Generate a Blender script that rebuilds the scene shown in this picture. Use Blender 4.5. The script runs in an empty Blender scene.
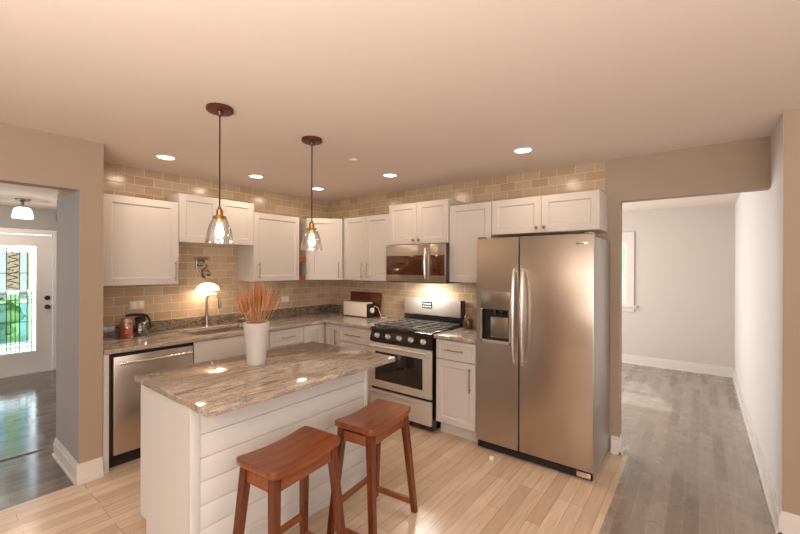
import bpy, bmesh, math, random
from mathutils import Vector, Matrix
random.seed(7)
PI = math.pi
scene = bpy.context.scene
col = scene.collection

# ------------------------------------------------------------------ camera
F = 385.437
yaw, pit, rol = math.radians(38.031), math.radians(-0.032), math.radians(0.173)
fw = Vector((-math.sin(yaw)*math.cos(pit), math.cos(yaw)*math.cos(pit), math.sin(pit)))
rt = Vector((math.cos(yaw), math.sin(yaw), 0)); up = rt.cross(fw)
rt2 = rt*math.cos(rol) + up*math.sin(rol); up2 = up*math.cos(rol) - rt*math.sin(rol)
cam_data = bpy.data.cameras.new('camera'); cam = bpy.data.objects.new('camera', cam_data); col.objects.link(cam)
cam_data.sensor_width = 36; cam_data.lens = F/800*36; cam_data.clip_start = .02
M4 = Matrix((( rt2.x, up2.x, -fw.x, 4.072), (rt2.y, up2.y, -fw.y, -3.616), (rt2.z, up2.z, -fw.z, 1.534), (0, 0, 0, 1)))
cam.matrix_world = M4
scene.camera = cam

# ------------------------------------------------------------------ world, exposure, big lights
scene.view_settings.view_transform = 'Standard'; scene.view_settings.look = 'None'
scene.view_settings.gamma = 1; scene.view_settings.use_curve_mapping = False
scene.view_settings.exposure = 0.55
w = bpy.data.worlds.new('world'); scene.world = w; w.use_nodes = True
bg = w.node_tree.nodes['Background']; bg.inputs[0].default_value = (.80, .91, 1, 1); bg.inputs[1].default_value = 4.5

def area(name, loc, target, sx, sy, power, color, spread=PI):
    d = bpy.data.lights.new(name, 'AREA'); d.shape = 'RECTANGLE'; d.size = sx; d.size_y = sy
    d.energy = power; d.color = color; d.spread = spread
    o = bpy.data.objects.new(name, d); col.objects.link(o); o.location = loc
    o.rotation_euler = (Vector(target)-Vector(loc)).to_track_quat('-Z', 'Y').to_euler()
    return o
WARM = (1, .76, .55); SOFT = (1, .83, .68); DAY = (.93, .97, 1)
area('rear_fill', (6.0, -6.85, 1.5), (5.0, 0, 1.2), 3.4, 1.8, 65, (1, .98, .96))  # unseen lamp added as frontal fill; the wall behind has no window
area('side_fill', (7.85, -3.6, 1.5), (0, -3.0, 1.2), 3.6, 1.7, 42, (1, .94, .89))  # added fill panel at the unseen right wall, which is solid
area('added_ceiling_fill', (4.2, -4.9, 1.1), (4.2, -4.9001, 3), 1.6, 1.6, 140, (1, .93, .87))  # lamp added out of view to brighten the ceiling
area('dining_fill', (1.35, 1.9, 1.4), (4.4, 1.9, 1.1), 2.2, 1.5, 60, (1, .97, .95))  # added lamp lifting the dining room; no window in its left wall
area('foyer_fill', (-1.5, -4.75, 1.4), (-1.5, -2.6, 1.2), 2.0, 1.4, 20, (1, .97, .93))  # fill lamp added out of view to brighten the foyer
sun = bpy.data.lights.new('sun', 'SUN'); sun.energy = 2.0; sun.angle = .02
so = bpy.data.objects.new('sun', sun); col.objects.link(so); so.rotation_euler = (math.radians(50), 0, math.radians(200))

# ------------------------------------------------------------------ materials
def S(h):
    h = h.lstrip('#'); r = [int(h[i:i+2], 16)/255 for i in (0, 2, 4)]
    return tuple((c/12.92 if c <= .04045 else ((c+.055)/1.055)**2.4) for c in r) + (1,)
def mat(name, color, rough=.5, metal=0, bump=0, bscale=60, var=0, vscale=4, coat=0, emit=None, estr=0, spec=.5, aniso=0, trans=0):
    m = bpy.data.materials.new(name); m.use_nodes = True; nt = m.node_tree; b = nt.nodes['Principled BSDF']
    c = S(color) if isinstance(color, str) else color
    b.inputs['Base Color'].default_value = c; b.inputs['Roughness'].default_value = rough
    b.inputs['Metallic'].default_value = metal; b.inputs['Coat Weight'].default_value = coat
    b.inputs['Coat Roughness'].default_value = .08
    b.inputs['Specular IOR Level'].default_value = spec; b.inputs['Anisotropic'].default_value = aniso
    b.inputs['Transmission Weight'].default_value = trans
    tc = nt.nodes.new('ShaderNodeTexCoord')
    n = nt.nodes.new('ShaderNodeTexNoise'); n.inputs['Scale'].default_value = vscale; n.inputs['Detail'].default_value = 4
    nt.links.new(tc.outputs['Object'], n.inputs['Vector'])
    mx = nt.nodes.new('ShaderNodeMix'); mx.data_type = 'RGBA'
    mx.inputs[6].default_value = tuple(x*(1-var) for x in c[:3])+(1,); mx.inputs[7].default_value = tuple(min(1, x*(1+var)) for x in c[:3])+(1,)
    nt.links.new(n.outputs['Fac'], mx.inputs[0]); nt.links.new(mx.outputs[2], b.inputs['Base Color'])
    if bump:
        n2 = nt.nodes.new('ShaderNodeTexNoise'); n2.inputs['Scale'].default_value = bscale; n2.inputs['Detail'].default_value = 3
        nt.links.new(tc.outputs['Object'], n2.inputs['Vector'])
        bp = nt.nodes.new('ShaderNodeBump'); bp.inputs['Strength'].default_value = bump; bp.inputs['Distance'].default_value = .01
        nt.links.new(n2.outputs['Fac'], bp.inputs['Height']); nt.links.new(bp.outputs[0], b.inputs['Normal'])
    if emit:
        b.inputs['Emission Color'].default_value = S(emit); b.inputs['Emission Strength'].default_value = estr
    return m

def ramp(nt, stops):
    r = nt.nodes.new('ShaderNodeValToRGB'); e = r.color_ramp.elements
    while len(e) < len(stops): e.new(.5)
    for i, (p, c) in enumerate(stops):
        e[i].position = p; e[i].color = S(c) if isinstance(c, str) else c
    return r

def tile_mat(name, axis):
    m = bpy.data.materials.new(name); m.use_nodes = True; nt = m.node_tree; b = nt.nodes['Principled BSDF']; L = nt.links.new
    tc = nt.nodes.new('ShaderNodeTexCoord'); sp = nt.nodes.new('ShaderNodeSeparateXYZ'); L(tc.outputs['Object'], sp.inputs[0])
    cb = nt.nodes.new('ShaderNodeCombineXYZ'); L(sp.outputs[axis], cb.inputs[0]); L(sp.outputs[2], cb.inputs[1])
    br = nt.nodes.new('ShaderNodeTexBrick'); L(cb.outputs[0], br.inputs['Vector'])
    br.inputs['Scale'].default_value = 1; br.inputs['Brick Width'].default_value = .156; br.inputs['Row Height'].default_value = .0785
    br.inputs['Mortar Size'].default_value = .0022; br.inputs['Mortar Smooth'].default_value = .15; br.inputs['Bias'].default_value = 0
    br.inputs['Color1'].default_value = S('#C0AA90'); br.inputs['Color2'].default_value = S('#B0977A'); br.inputs['Mortar'].default_value = S('#D8C8B2')
    L(br.outputs['Color'], b.inputs['Base Color'])
    b.inputs['Roughness'].default_value = .22
    mr = nt.nodes.new('ShaderNodeMapRange'); L(br.outputs['Fac'], mr.inputs[0]); mr.inputs[3].default_value = .2; mr.inputs[4].default_value = .8; L(mr.outputs[0], b.inputs['Roughness'])
    inv = nt.nodes.new('ShaderNodeMath'); inv.operation = 'SUBTRACT'; inv.inputs[0].default_value = 1; L(br.outputs['Fac'], inv.inputs[1])
    n = nt.nodes.new('ShaderNodeTexNoise'); n.inputs['Scale'].default_value = 14; L(tc.outputs['Object'], n.inputs['Vector'])
    ad = nt.nodes.new('ShaderNodeMath'); ad.operation = 'MULTIPLY_ADD'; L(n.outputs['Fac'], ad.inputs[0]); ad.inputs[1].default_value = .35; L(inv.outputs[0], ad.inputs[2])
    bp = nt.nodes.new('ShaderNodeBump'); bp.inputs['Strength'].default_value = .35; bp.inputs['Distance'].default_value = .004
    L(ad.outputs[0], bp.inputs['Height']); L(bp.outputs[0], b.inputs['Normal'])
    return m

def floor_mat(name, c1, c2, grain, gap, rough=.22):
    m = bpy.data.materials.new(name); m.use_nodes = True; nt = m.node_tree; b = nt.nodes['Principled BSDF']; L = nt.links.new
    tc = nt.nodes.new('ShaderNodeTexCoord'); sp = nt.nodes.new('ShaderNodeSeparateXYZ'); L(tc.outputs['Object'], sp.inputs[0])
    cb = nt.nodes.new('ShaderNodeCombineXYZ'); L(sp.outputs[1], cb.inputs[0]); L(sp.outputs[0], cb.inputs[1])
    br = nt.nodes.new('ShaderNodeTexBrick'); L(cb.outputs[0], br.inputs['Vector']); br.offset = .37; br.offset_frequency = 3
    br.inputs['Scale'].default_value = 1; br.inputs['Brick Width'].default_value = .95; br.inputs['Row Height'].default_value = .083
    br.inputs['Mortar Size'].default_value = .0012; br.inputs['Mortar Smooth'].default_value = .2
    br.inputs['Color1'].default_value = (0, 0, 0, 1); br.inputs['Color2'].default_value = (1, 1, 1, 1); br.inputs['Mortar'].default_value = (.5, .5, .5, 1)
    rp = ramp(nt, [(0, c1), (1, c2)]); L(br.outputs['Color'], rp.inputs[0])
    mp = nt.nodes.new('ShaderNodeMapping'); mp.inputs['Scale'].default_value = (22, 1.6, 1); L(tc.outputs['Object'], mp.inputs[0])
    n = nt.nodes.new('ShaderNodeTexNoise'); n.inputs['Scale'].default_value = 2.2; n.inputs['Detail'].default_value = 6; n.inputs['Roughness'].default_value = .65; L(mp.outputs[0], n.inputs['Vector'])
    r2 = ramp(nt, [(.35, (0, 0, 0, 1)), (.75, (1, 1, 1, 1))]); L(n.outputs['Fac'], r2.inputs[0])
    mx = nt.nodes.new('ShaderNodeMix'); mx.data_type = 'RGBA'; mx.blend_type = 'MIX'
    ml = nt.nodes.new('ShaderNodeMath'); ml.operation = 'MULTIPLY'; ml.inputs[1].default_value = .55; L(r2.outputs[0], ml.inputs[0]); L(ml.outputs[0], mx.inputs[0])
    L(rp.outputs[0], mx.inputs[6]); mx.inputs[7].default_value = S(grain)
    n3 = nt.nodes.new('ShaderNodeTexNoise'); n3.inputs['Scale'].default_value = 5; L(tc.outputs['Object'], n3.inputs['Vector'])
    mg = nt.nodes.new('ShaderNodeMix'); mg.data_type = 'RGBA'; L(br.outputs['Fac'], mg.inputs[0]); L(mx.outputs[2], mg.inputs[6]); mg.inputs[7].default_value = S(gap)
    L(mg.outputs[2], b.inputs['Base Color'])
    mr = nt.nodes.new('ShaderNodeMapRange'); L(n3.outputs['Fac'], mr.inputs[0]); mr.inputs[3].default_value = rough-.06; mr.inputs[4].default_value = rough+.1; L(mr.outputs[0], b.inputs['Roughness'])
    bp = nt.nodes.new('ShaderNodeBump'); bp.inputs['Strength'].default_value = .12; bp.inputs['Distance'].default_value = .003
    iv = nt.nodes.new('ShaderNodeMath'); iv.operation = 'MULTIPLY_ADD'; L(br.outputs['Fac'], iv.inputs[0]); iv.inputs[1].default_value = -1; L(n.outputs['Fac'], iv.inputs[2])
    L(iv.outputs[0], bp.inputs['Height']); L(bp.outputs[0], b.inputs['Normal'])
    return m

def granite_mat(name, cols, rot=0, stretch=(1, 1, 1), dist=.9, scale=3.0):
    m = bpy.data.materials.new(name); m.use_nodes = True; nt = m.node_tree; b = nt.nodes['Principled BSDF']; L = nt.links.new
    tc = nt.nodes.new('ShaderNodeTexCoord'); mp = nt.nodes.new('ShaderNodeMapping'); mp.inputs['Scale'].default_value = stretch; mp.inputs['Rotation'].default_value = (0, 0, rot)
    L(tc.outputs['Object'], mp.inputs[0])
    n = nt.nodes.new('ShaderNodeTexNoise'); n.inputs['Scale'].default_value = scale; n.inputs['Detail'].default_value = 9; n.inputs['Roughness'].default_value = .62; n.inputs['Distortion'].default_value = dist
    L(mp.outputs[0], n.inputs['Vector'])
    rp = ramp(nt, cols); L(n.outputs['Fac'], rp.inputs[0])
    n2 = nt.nodes.new('ShaderNodeTexNoise'); n2.inputs['Scale'].default_value = 160; n2.inputs['Detail'].default_value = 2; L(tc.outputs['Object'], n2.inputs['Vector'])
    r2 = ramp(nt, [(.36, (.35, .33, .32, 1)), (.55, (1, 1, 1, 1))]); L(n2.outputs['Fac'], r2.inputs[0])
    mx = nt.nodes.new('ShaderNodeMix'); mx.data_type = 'RGBA'; mx.blend_type = 'MULTIPLY'; mx.inputs[0].default_value = .6
    L(rp.outputs[0], mx.inputs[6]); L(r2.outputs[0], mx.inputs[7]); L(mx.outputs[2], b.inputs['Base Color'])
    b.inputs['Roughness'].default_value = .09; b.inputs['Specular IOR Level'].default_value = .6
    return m

def wood_mat(name, c1, c2, axis='X', rough=.3, coat=.3):
    m = bpy.data.materials.new(name); m.use_nodes = True; nt = m.node_tree; b = nt.nodes['Principled BSDF']; L = nt.links.new
    tc = nt.nodes.new('ShaderNodeTexCoord'); mp = nt.nodes.new('ShaderNodeMapping')
    mp.inputs['Scale'].default_value = {'X': (2, 26, 26), 'Y': (26, 2, 26), 'Z': (26, 26, 2)}[axis]
    L(tc.outputs['Object'], mp.inputs[0])
    n = nt.nodes.new('ShaderNodeTexNoise'); n.inputs['Scale'].default_value = 1.6; n.inputs['Detail'].default_value = 6; n.inputs['Distortion'].default_value = .6; L(mp.outputs[0], n.inputs['Vector'])
    rp = ramp(nt, [(.3, c1), (.7, c2)]); L(n.outputs['Fac'], rp.inputs[0]); L(rp.outputs[0], b.inputs['Base Color'])
    b.inputs['Roughness'].default_value = rough; b.inputs['Coat Weight'].default_value = coat; b.inputs['Coat Roughness'].default_value = .15
    return m

def glass_mat(name, tint=(1, 1, 1, 1), rough=.03, gloss=.12):
    m = bpy.data.materials.new(name); m.use_nodes = True; nt = m.node_tree; nt.nodes.remove(nt.nodes['Principled BSDF'])
    out = nt.nodes['Material Output']; t = nt.nodes.new('ShaderNodeBsdfTransparent'); g = nt.nodes.new('ShaderNodeBsdfGlossy'); mx = nt.nodes.new('ShaderNodeMixShader')
    t.inputs[0].default_value = tint; g.inputs['Roughness'].default_value = rough
    lw = nt.nodes.new('ShaderNodeLayerWeight'); lw.inputs[0].default_value = .35
    ml = nt.nodes.new('ShaderNodeMath'); ml.operation = 'MULTIPLY_ADD'; ml.inputs[1].default_value = .7; ml.inputs[2].default_value = gloss*.4; nt.links.new(lw.outputs['Facing'], ml.inputs[0])
    nt.links.new(ml.outputs[0], mx.inputs[0]); nt.links.new(t.outputs[0], mx.inputs[1]); nt.links.new(g.outputs[0], mx.inputs[2]); nt.links.new(mx.outputs[0], out.inputs[0])
    return m

def steel_mat(name, color, rough, horiz=True, aniso=.6):
    m = bpy.data.materials.new(name); m.use_nodes = True; nt = m.node_tree; b = nt.nodes['Principled BSDF']; L = nt.links.new
    tc = nt.nodes.new('ShaderNodeTexCoord'); mp = nt.nodes.new('ShaderNodeMapping'); mp.inputs['Scale'].default_value = (.6, .6, 700) if horiz else (700, 700, .6)
    L(tc.outputs['Object'], mp.inputs[0]); n = nt.nodes.new('ShaderNodeTexNoise'); n.inputs['Scale'].default_value = 1; n.inputs['Detail'].default_value = 2; L(mp.outputs[0], n.inputs['Vector'])
    mr = nt.nodes.new('ShaderNodeMapRange'); L(n.outputs['Fac'], mr.inputs[0]); mr.inputs[3].default_value = rough-.03; mr.inputs[4].default_value = rough+.03; L(mr.outputs[0], b.inputs['Roughness'])
    b.inputs['Base Color'].default_value = S(color); b.inputs['Metallic'].default_value = 1
    bp = nt.nodes.new('ShaderNodeBump'); bp.inputs['Strength'].default_value = .02; bp.inputs['Distance'].default_value = .0005; L(n.outputs['Fac'], bp.inputs['Height']); L(bp.outputs[0], b.inputs['Normal'])
    return m

M = {}
M['ceiling'] = mat('ceiling_paint', '#E0D3C8', .9, var=.015, vscale=1.5)
M['tan'] = mat('tan_wall_paint', '#A3917F', .75, var=.02, bump=.05, bscale=180)
M['grey'] = mat('grey_wall_paint', '#CCC4BC', .8, var=.015, bump=.05, bscale=180)
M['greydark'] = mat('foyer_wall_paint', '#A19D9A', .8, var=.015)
M['pale'] = mat('pale_wall_paint', '#D8D4D1', .8, var=.01)
M['trim'] = mat('trim_paint', '#DAD5D0', .4, var=.01)
M['white'] = mat('cabinet_paint', '#C6C0BB', .38, var=.008)
M['island'] = mat('island_paint', '#D8D8D6', .5, var=.008)
M['groove'] = mat('shadow_gap', '#9D9188', .8)
M['tile_y'] = tile_mat('subway_tile_left', 1)
M['tile_x'] = tile_mat('subway_tile_far', 0)
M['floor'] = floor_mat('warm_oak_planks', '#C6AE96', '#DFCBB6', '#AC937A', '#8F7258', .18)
M['floor_cool_lit'] = floor_mat('cool_lit_oak_planks', '#85786D', '#A89A8E', '#6C5F55', '#B4A99E', .25)  # same oak floor, with the cooler light there put into its colour
M['floor_foyer'] = floor_mat('dark_cool_lit_oak', '#665B54', '#84776E', '#4A403A', '#3A322D', .11)  # dark hall planks; toward the kitchen the cooler light is in the colour
M['granite'] = granite_mat('polished_granite', [(.28, '#554B45'), (.38, '#8D8075'), (.46, '#C0B2A4'), (.53, '#9D8F82'), (.60, '#C9BCAF'), (.74, '#E0D6CB')], stretch=(9, 1.3, 9), scale=2.6)
M['granite_dark'] = granite_mat('veined_granite', [(.30, '#2F2A26'), (.42, '#6E6355'), (.50, '#A08E7A'), (.58, '#4D453C'), (.70, '#B9AA98')], stretch=(1, 1, 2.2), scale=7, dist=2.0)
M['steel'] = steel_mat('brushed_steel', '#BDB3A9', .29)
M['range_steel'] = mat('pale_range_steel', '#DAD3CC', .3, metal=.55, var=.01)
M['steel_side'] = mat('grey_metal_side', '#B0ACA6', .35, metal=.75, bump=.15, bscale=500)
M['steel_bright'] = steel_mat('bright_steel', '#E6E0DA', .26)
M['nickel'] = mat('brushed_nickel', '#9C938A', .3, metal=1)
M['chrome'] = mat('chrome', '#D8D4CF', .12, metal=1)
M['brass'] = mat('aged_brass', '#A9875B', .3, metal=1)
M['black'] = mat('black_enamel', '#15110F', .15, coat=.5)
M['blackmat'] = mat('black_plastic', '#171412', .5)
M['iron'] = mat('cast_iron', '#68635E', .35, bump=.3, bscale=300)
M['darkglass'] = mat('dark_glass', '#1B120D', .04, spec=.8)
M['micglass'] = mat('brown_dark_glass', '#4A2612', .12, spec=.8)
M['stoolwood'] = wood_mat('red_brown_wood', '#6E3518', '#94522A', 'Y', .3)
M['stoolleg'] = wood_mat('red_brown_leg_wood', '#4A210E', '#713617', 'Z', .25)
M['boardwood'] = wood_mat('dark_red_board', '#45160B', '#6E2712', 'X', .35)
M['shelfwood'] = wood_mat('shelf_wood', '#7E4A24', '#A86C3A', 'X', .5, 0)
M['canopy'] = mat('copper_brown', '#5E2E1C', .35, metal=.4)
M['cordm'] = mat('dark_cord', '#2B1C16', .6)
M['clear'] = glass_mat('clear_glass', (1, 1, 1, 1), .05, .22)
M['pane'] = glass_mat('door_glass', (.93, .98, .98, 1), .05, .1)
M['bluepane'] = glass_mat('pale_blue_glass', (.42, .56, .60, 1), .1, .1)
M['brownpane'] = glass_mat('brown_glass', (.42, .35, .27, 1), .1, .1)
M['greenpane'] = glass_mat('green_glass', (.46, .60, .42, 1), .1, .1)
M['greypane'] = glass_mat('pale_grey_glass', (.45, .45, .43, 1), .15, .1)
M['caming'] = mat('lead_came', '#4E4B46', .5, metal=.5)
M['vase'] = mat('white_tin', '#C6C1BC', .5, var=.02)
M['straw'] = mat('dried_wheat', '#C58E62', .8, var=.25, vscale=30)
M['straw2'] = mat('dried_wheat_dark', '#A8683E', .8, var=.25, vscale=30)
M['bulb'] = mat('bulb_glow', '#FFE2B0', .5, emit='#FFD9A0', estr=16)
M['lamp'] = mat('downlight_glow', '#FFF4E4', .5, emit='#FFEBD2', estr=9)
M['sconceglow'] = mat('lit_frosted_glass', '#FFF0E0', .5, emit='#FFE8D4', estr=.7)
M['foyerglow'] = mat('lit_foyer_glass', '#FFFFFF', .4, emit='#FFF6EC', estr=1.6)
M['plate'] = mat('outlet_plate', '#DCCFC2', .4)
M['whiteplastic'] = mat('white_appliance', '#EDE6DC', .25)
M['orange'] = mat('orange_sweets', '#D0481A', .35, var=.5, vscale=45)
M['amber'] = mat('amber_glass', '#5E3616', .1, coat=.5)
M['grass'] = mat('lawn', '#B4BDA6', .9, var=.25, vscale=3)
M['leaf'] = mat('leaves', '#9DAE8C', .8, var=.3, vscale=9)
M['rackpattern'] = granite_mat('grey_patterned_panel', [(.35, '#8F8478'), (.48, '#E8E0D6'), (.55, '#A89D91'), (.65, '#F4EEE6')], scale=22, dist=3)
M['knobmark'] = mat('panel_marks', '#CFC8BE', .4)
M['display'] = mat('display_marks', '#D9E0DC', .4, emit='#C9D8D4', estr=.5)

# ------------------------------------------------------------------ mesh helpers
class MB:
    def __init__(s, xf=None): s.v = []; s.f = []; s.mi = []; s.xf = xf
    def add(s, vs, fs, m=0):
        o = len(s.v)
        s.v += [(s.xf @ Vector(p)) if s.xf else Vector(p) for p in vs]
        s.f += [tuple(i+o for i in f) for f in fs]; s.mi += [m]*len(fs); return s
    def box(s, a, b, m=0):
        x0, y0, z0 = [min(a[i], b[i]) for i in range(3)]; x1, y1, z1 = [max(a[i], b[i]) for i in range(3)]
        return s.add([(x0,y0,z0),(x1,y0,z0),(x1,y1,z0),(x0,y1,z0),(x0,y0,z1),(x1,y0,z1),(x1,y1,z1),(x0,y1,z1)],
                     [(0,3,2,1),(4,5,6,7),(0,1,5,4),(1,2,6,5),(2,3,7,6),(3,0,4,7)], m)
    def cbox(s, a, b, c=.004, m=0):   # chamfered box
        bm = bmesh.new(); bmesh.ops.create_cube(bm, size=1)
        for v in bm.verts: v.co = Vector([(a[i]+b[i])/2 + v.co[i]*abs(b[i]-a[i]) for i in range(3)])
        bmesh.ops.bevel(bm, geom=list(bm.edges), offset=c, segments=2, affect='EDGES', profile=.5)
        s.add([v.co.copy() for v in bm.verts], [[v.index for v in f.verts] for f in bm.faces], m); bm.free(); return s
    def prism(s, pts, z0, z1, m=0):
        n = len(pts)
        return s.add([(p[0],p[1],z0) for p in pts]+[(p[0],p[1],z1) for p in pts],
                     [tuple(reversed(range(n))), tuple(range(n, 2*n))]+[(i,(i+1)%n,(i+1)%n+n,i+n) for i in range(n)], m)
    def tube(s, pts, r, n=10, m=0, cap=True):
        pts = [Vector(p) for p in pts]; rs = r if isinstance(r, (list, tuple)) else [r]*len(pts)
        vs = []; ref = None
        for i, p in enumerate(pts):
            t = (pts[min(i+1, len(pts)-1)]-pts[max(i-1, 0)]).normalized()
            if ref is None:
                ref = Vector((0,0,1)) if abs(t.z) < .9 else Vector((1,0,0))
            a = (ref - t*ref.dot(t)).normalized(); ref = a; b = t.cross(a)
            for k in range(n):
                th = 2*PI*k/n; vs.append(p + (a*math.cos(th)+b*math.sin(th))*rs[i])
        fs = [(i*n+k, i*n+(k+1)%n, (i+1)*n+(k+1)%n, (i+1)*n+k) for i in range(len(pts)-1) for k in range(n)]
        if cap: fs += [tuple(reversed(range(n))), tuple(range((len(pts)-1)*n, len(pts)*n))]
        return s.add(vs, fs, m)
    def lathe(s, prof, c=(0,0,0), n=32, m=0, axis='z'):
        vs = []
        for r, z in prof:
            for k in range(n):
                th = 2*PI*k/n; a, b = r*math.cos(th), r*math.sin(th)
                p = {'z': (a, b, z), 'y': (a, -z, b), 'x': (z, a, b)}[axis]
                vs.append((c[0]+p[0], c[1]+p[1], c[2]+p[2]))
        fs = [(i*n+k, i*n+(k+1)%n, (i+1)*n+(k+1)%n, (i+1)*n+k) for i in range(len(prof)-1) for k in range(n)]
        if prof[0][0] > 1e-5: fs.append(tuple(reversed(range(n))))
        if prof[-1][0] > 1e-5: fs.append(tuple(range((len(prof)-1)*n, len(prof)*n)))
        return s.add(vs, fs, m)
    def shell(s, prof, c=(0,0,0), n=32, m=0):     # open lathe surface, closed loop profile
        vs = []
        for r, z in prof:
            for k in range(n):
                th = 2*PI*k/n; vs.append((c[0]+r*math.cos(th), c[1]+r*math.sin(th), c[2]+z))
        P = len(prof)
        return s.add(vs, [(i*n+k, i*n+(k+1)%n, ((i+1)%P)*n+(k+1)%n, ((i+1)%P)*n+k) for i in range(P) for k in range(n)], m)
    def build(s, name, mats, parent=None, smooth=True, angle=38, loc=None):
        me = bpy.data.meshes.new(name); me.from_pydata([tuple(p) for p in s.v], [], s.f)
        mats = mats if isinstance(mats, (list, tuple)) else [mats]
        for m in mats: me.materials.append(M[m] if isinstance(m, str) else m)
        me.polygons.foreach_set('material_index', s.mi)
        bm = bmesh.new(); bm.from_mesh(me); bmesh.ops.remove_doubles(bm, verts=bm.verts, dist=1e-6); bmesh.ops.recalc_face_normals(bm, faces=bm.faces); bm.to_mesh(me); bm.free()
        if smooth:
            me.polygons.foreach_set('use_smooth', [True]*len(me.polygons)); me.set_sharp_from_angle(angle=math.radians(angle))
        o = bpy.data.objects.new(name, me); col.objects.link(o)
        if parent: o.parent = parent
        if loc: o.location = loc
        return o
def tag(o, label, cat, group=None):
    o['label'] = label; o['category'] = cat
    if group: o['group'] = group
    return o
def thing(name, label, cat, loc=(0,0,0), rz=0, group=None):
    o = bpy.data.objects.new(name, None); col.objects.link(o); o.empty_display_size = .1
    o.location = loc; o.rotation_euler = (0, 0, rz); return tag(o, label, cat, group)
def struct(name, mb, mats, parent=None):
    o = mb.build(name, mats, parent, smooth=False)
    if not parent: o['kind'] = 'structure'
    return o
def copy_tree(o, parent=None):
    c = o.copy(); col.objects.link(c); c.parent = parent
    for ch in list(o.children): copy_tree(ch, c)
    return c

# ------------------------------------------------------------------ the setting
H = 2.43; XR = 4.44; YR = -.51; YP = -2.731; YO = -2.864; XP = .62
struct('floor_1', MB().box((XP, -7, -.06), (3.61, 0, 0)).box((0, YP, -.06), (XP, 0, 0)), 'floor')['kind'] = 'structure'
struct('floor_2', MB().box((3.61, -7, -.06), (8, 0, 0)).box((1.2, 0, -.06), (XR+.1, 3.7, 0)), 'floor_cool_lit')
struct('floor_3', MB().box((-3.6, -4.9, -.06), (-.06, -1.9, 0)).box((-.06, -4.9, -.06), (XP, YO+.01, 0)), 'floor_foyer')
struct('ceiling_1', MB().box((-.06, -7, H), (8, 3.7, H+.1)), 'ceiling')
struct('ceiling_2', MB().box((-3.6, -4.9, 2.36), (-.06, -1.9, 2.43)), 'ceiling')
struct('wall_left', MB().box((-.06, YO, 0), (0, .1, H)), 'tile_y')
struct('wall_pier', MB().box((0, YO, 0), (XP, YP, H), 0), ['tan'])
struct('wall_reveal', MB().box((-.06, YO-.004, 0), (XP-.003, YO, 2.07), 0), ['greydark'])
struct('wall_header_left', MB().box((XP-.12, -4.6, 2.07), (XP, YO, H)).box((XP-.12, -7, 0), (XP, -4.6, H)), 'tan')
struct('wall_far', MB().box((0, 0, 0), (3.43, .1, H), 0).box((3.43, 0, 0), (3.544, .1, H), 1).box((3.544, 0, 2.078), (XR, .1, H), 1), ['tile_x', 'tan'])
struct('wall_right', MB().box((XR, YR, 0), (XR+.1, 3.7, H)), 'pale')
struct('wall_near_right', MB().box((XR+.002, YR-.004, 0), (8, YR+.1, H)), 'tan')
struct('wall_behind', MB().box((XP-.12, -7.1, 0), (8, -7, H)), 'tan')
struct('wall_side_right', MB().box((8, -7.1, 0), (8.1, YR+.1, H)), 'tan')
YD = 3.5
mb = MB(); wx0, wx1, wz0, wz1 = 2.2, 3.14, .93, 2.0
mb.box((1.1, YD, 0), (wx0, YD+.12, H)); mb.box((wx1, YD, 0), (XR+.1, YD+.12, H)); mb.box((wx0, YD, 0), (wx1, YD+.12, wz0)); mb.box((wx0, YD, wz1), (wx1, YD+.12, H))
struct('wall_dining_far', mb, 'grey')
struct('wall_dining_left', MB().box((1.1, .1, 0), (1.2, 3.6, H)), 'grey')
# dining window
wn = struct('window_1', MB().box((wx0-.09, YD-.02, wz1), (wx1+.09, YD, wz1+.1)).box((wx0-.09, YD-.02, wz0), (wx0, YD, wz1)).box((wx1, YD-.02, wz0), (wx1+.09, YD, wz1)).box((wx0-.12, YD-.05, wz0-.03), (wx1+.12, YD, wz0)).box((wx0-.09, YD-.018, wz0-.1), (wx1+.09, YD, wz0-.03)), 'trim')
sash = MB()
for a, b, c, d in ((wx0+.04, wx1-.04, wz0, wz0+.05), (wx0+.04, wx1-.04, wz1-.05, wz1), (wx0+.04, wx1-.04, 1.45, 1.49), (wx0, wx0+.04, wz0, wz1), (wx1-.04, wx1, wz0, wz1)): sash.box((a, YD+.02, c), (b, YD+.06, d))
sash.build('window_frame', 'trim', wn, smooth=False); MB().box((wx0, YD+.035, wz0), (wx1, YD+.04, wz1)).build('pane', 'pane', wn, smooth=False)
# foyer walls and door opening
XF = -3.45; DY0, DY1, DZ = -3.215, -2.30, 1.975
struct('wall_foyer_far', MB().box((XF-.12, -4.9, 0), (XF, DY0-.01, 2.43)).box((XF-.12, DY1+.01, 0), (XF, -1.9, 2.43)).box((XF-.12, DY0-.01, DZ+.01), (XF, DY1+.01, 2.43)), 'greydark')
struct('wall_foyer_right', MB().box((XF, -2.2, 0), (-.06, -2.1, 2.36)), 'greydark')
struct('wall_foyer_left', MB().box((-3.6, -4.9, 0), (XP-.12, -4.8, H)), 'greydark')
struct('trim_1', MB().box((XF, DY0-.07, 0), (XF+.02, DY0-.008, DZ+.075)).box((XF, DY1+.008, 0), (XF+.02, DY1+.07, DZ+.075)).box((XF, DY0-.008, DZ+.01), (XF+.02, DY1+.008, DZ+.075)).box((XF-.1, DY0-.01, -.0), (XF+.03, DY1+.01, .025)), 'trim')
struct('trim_2', MB().box((-.30, -4.8, 0), (-.245, -2.90, .009)), M['floor_foyer'])
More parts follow.
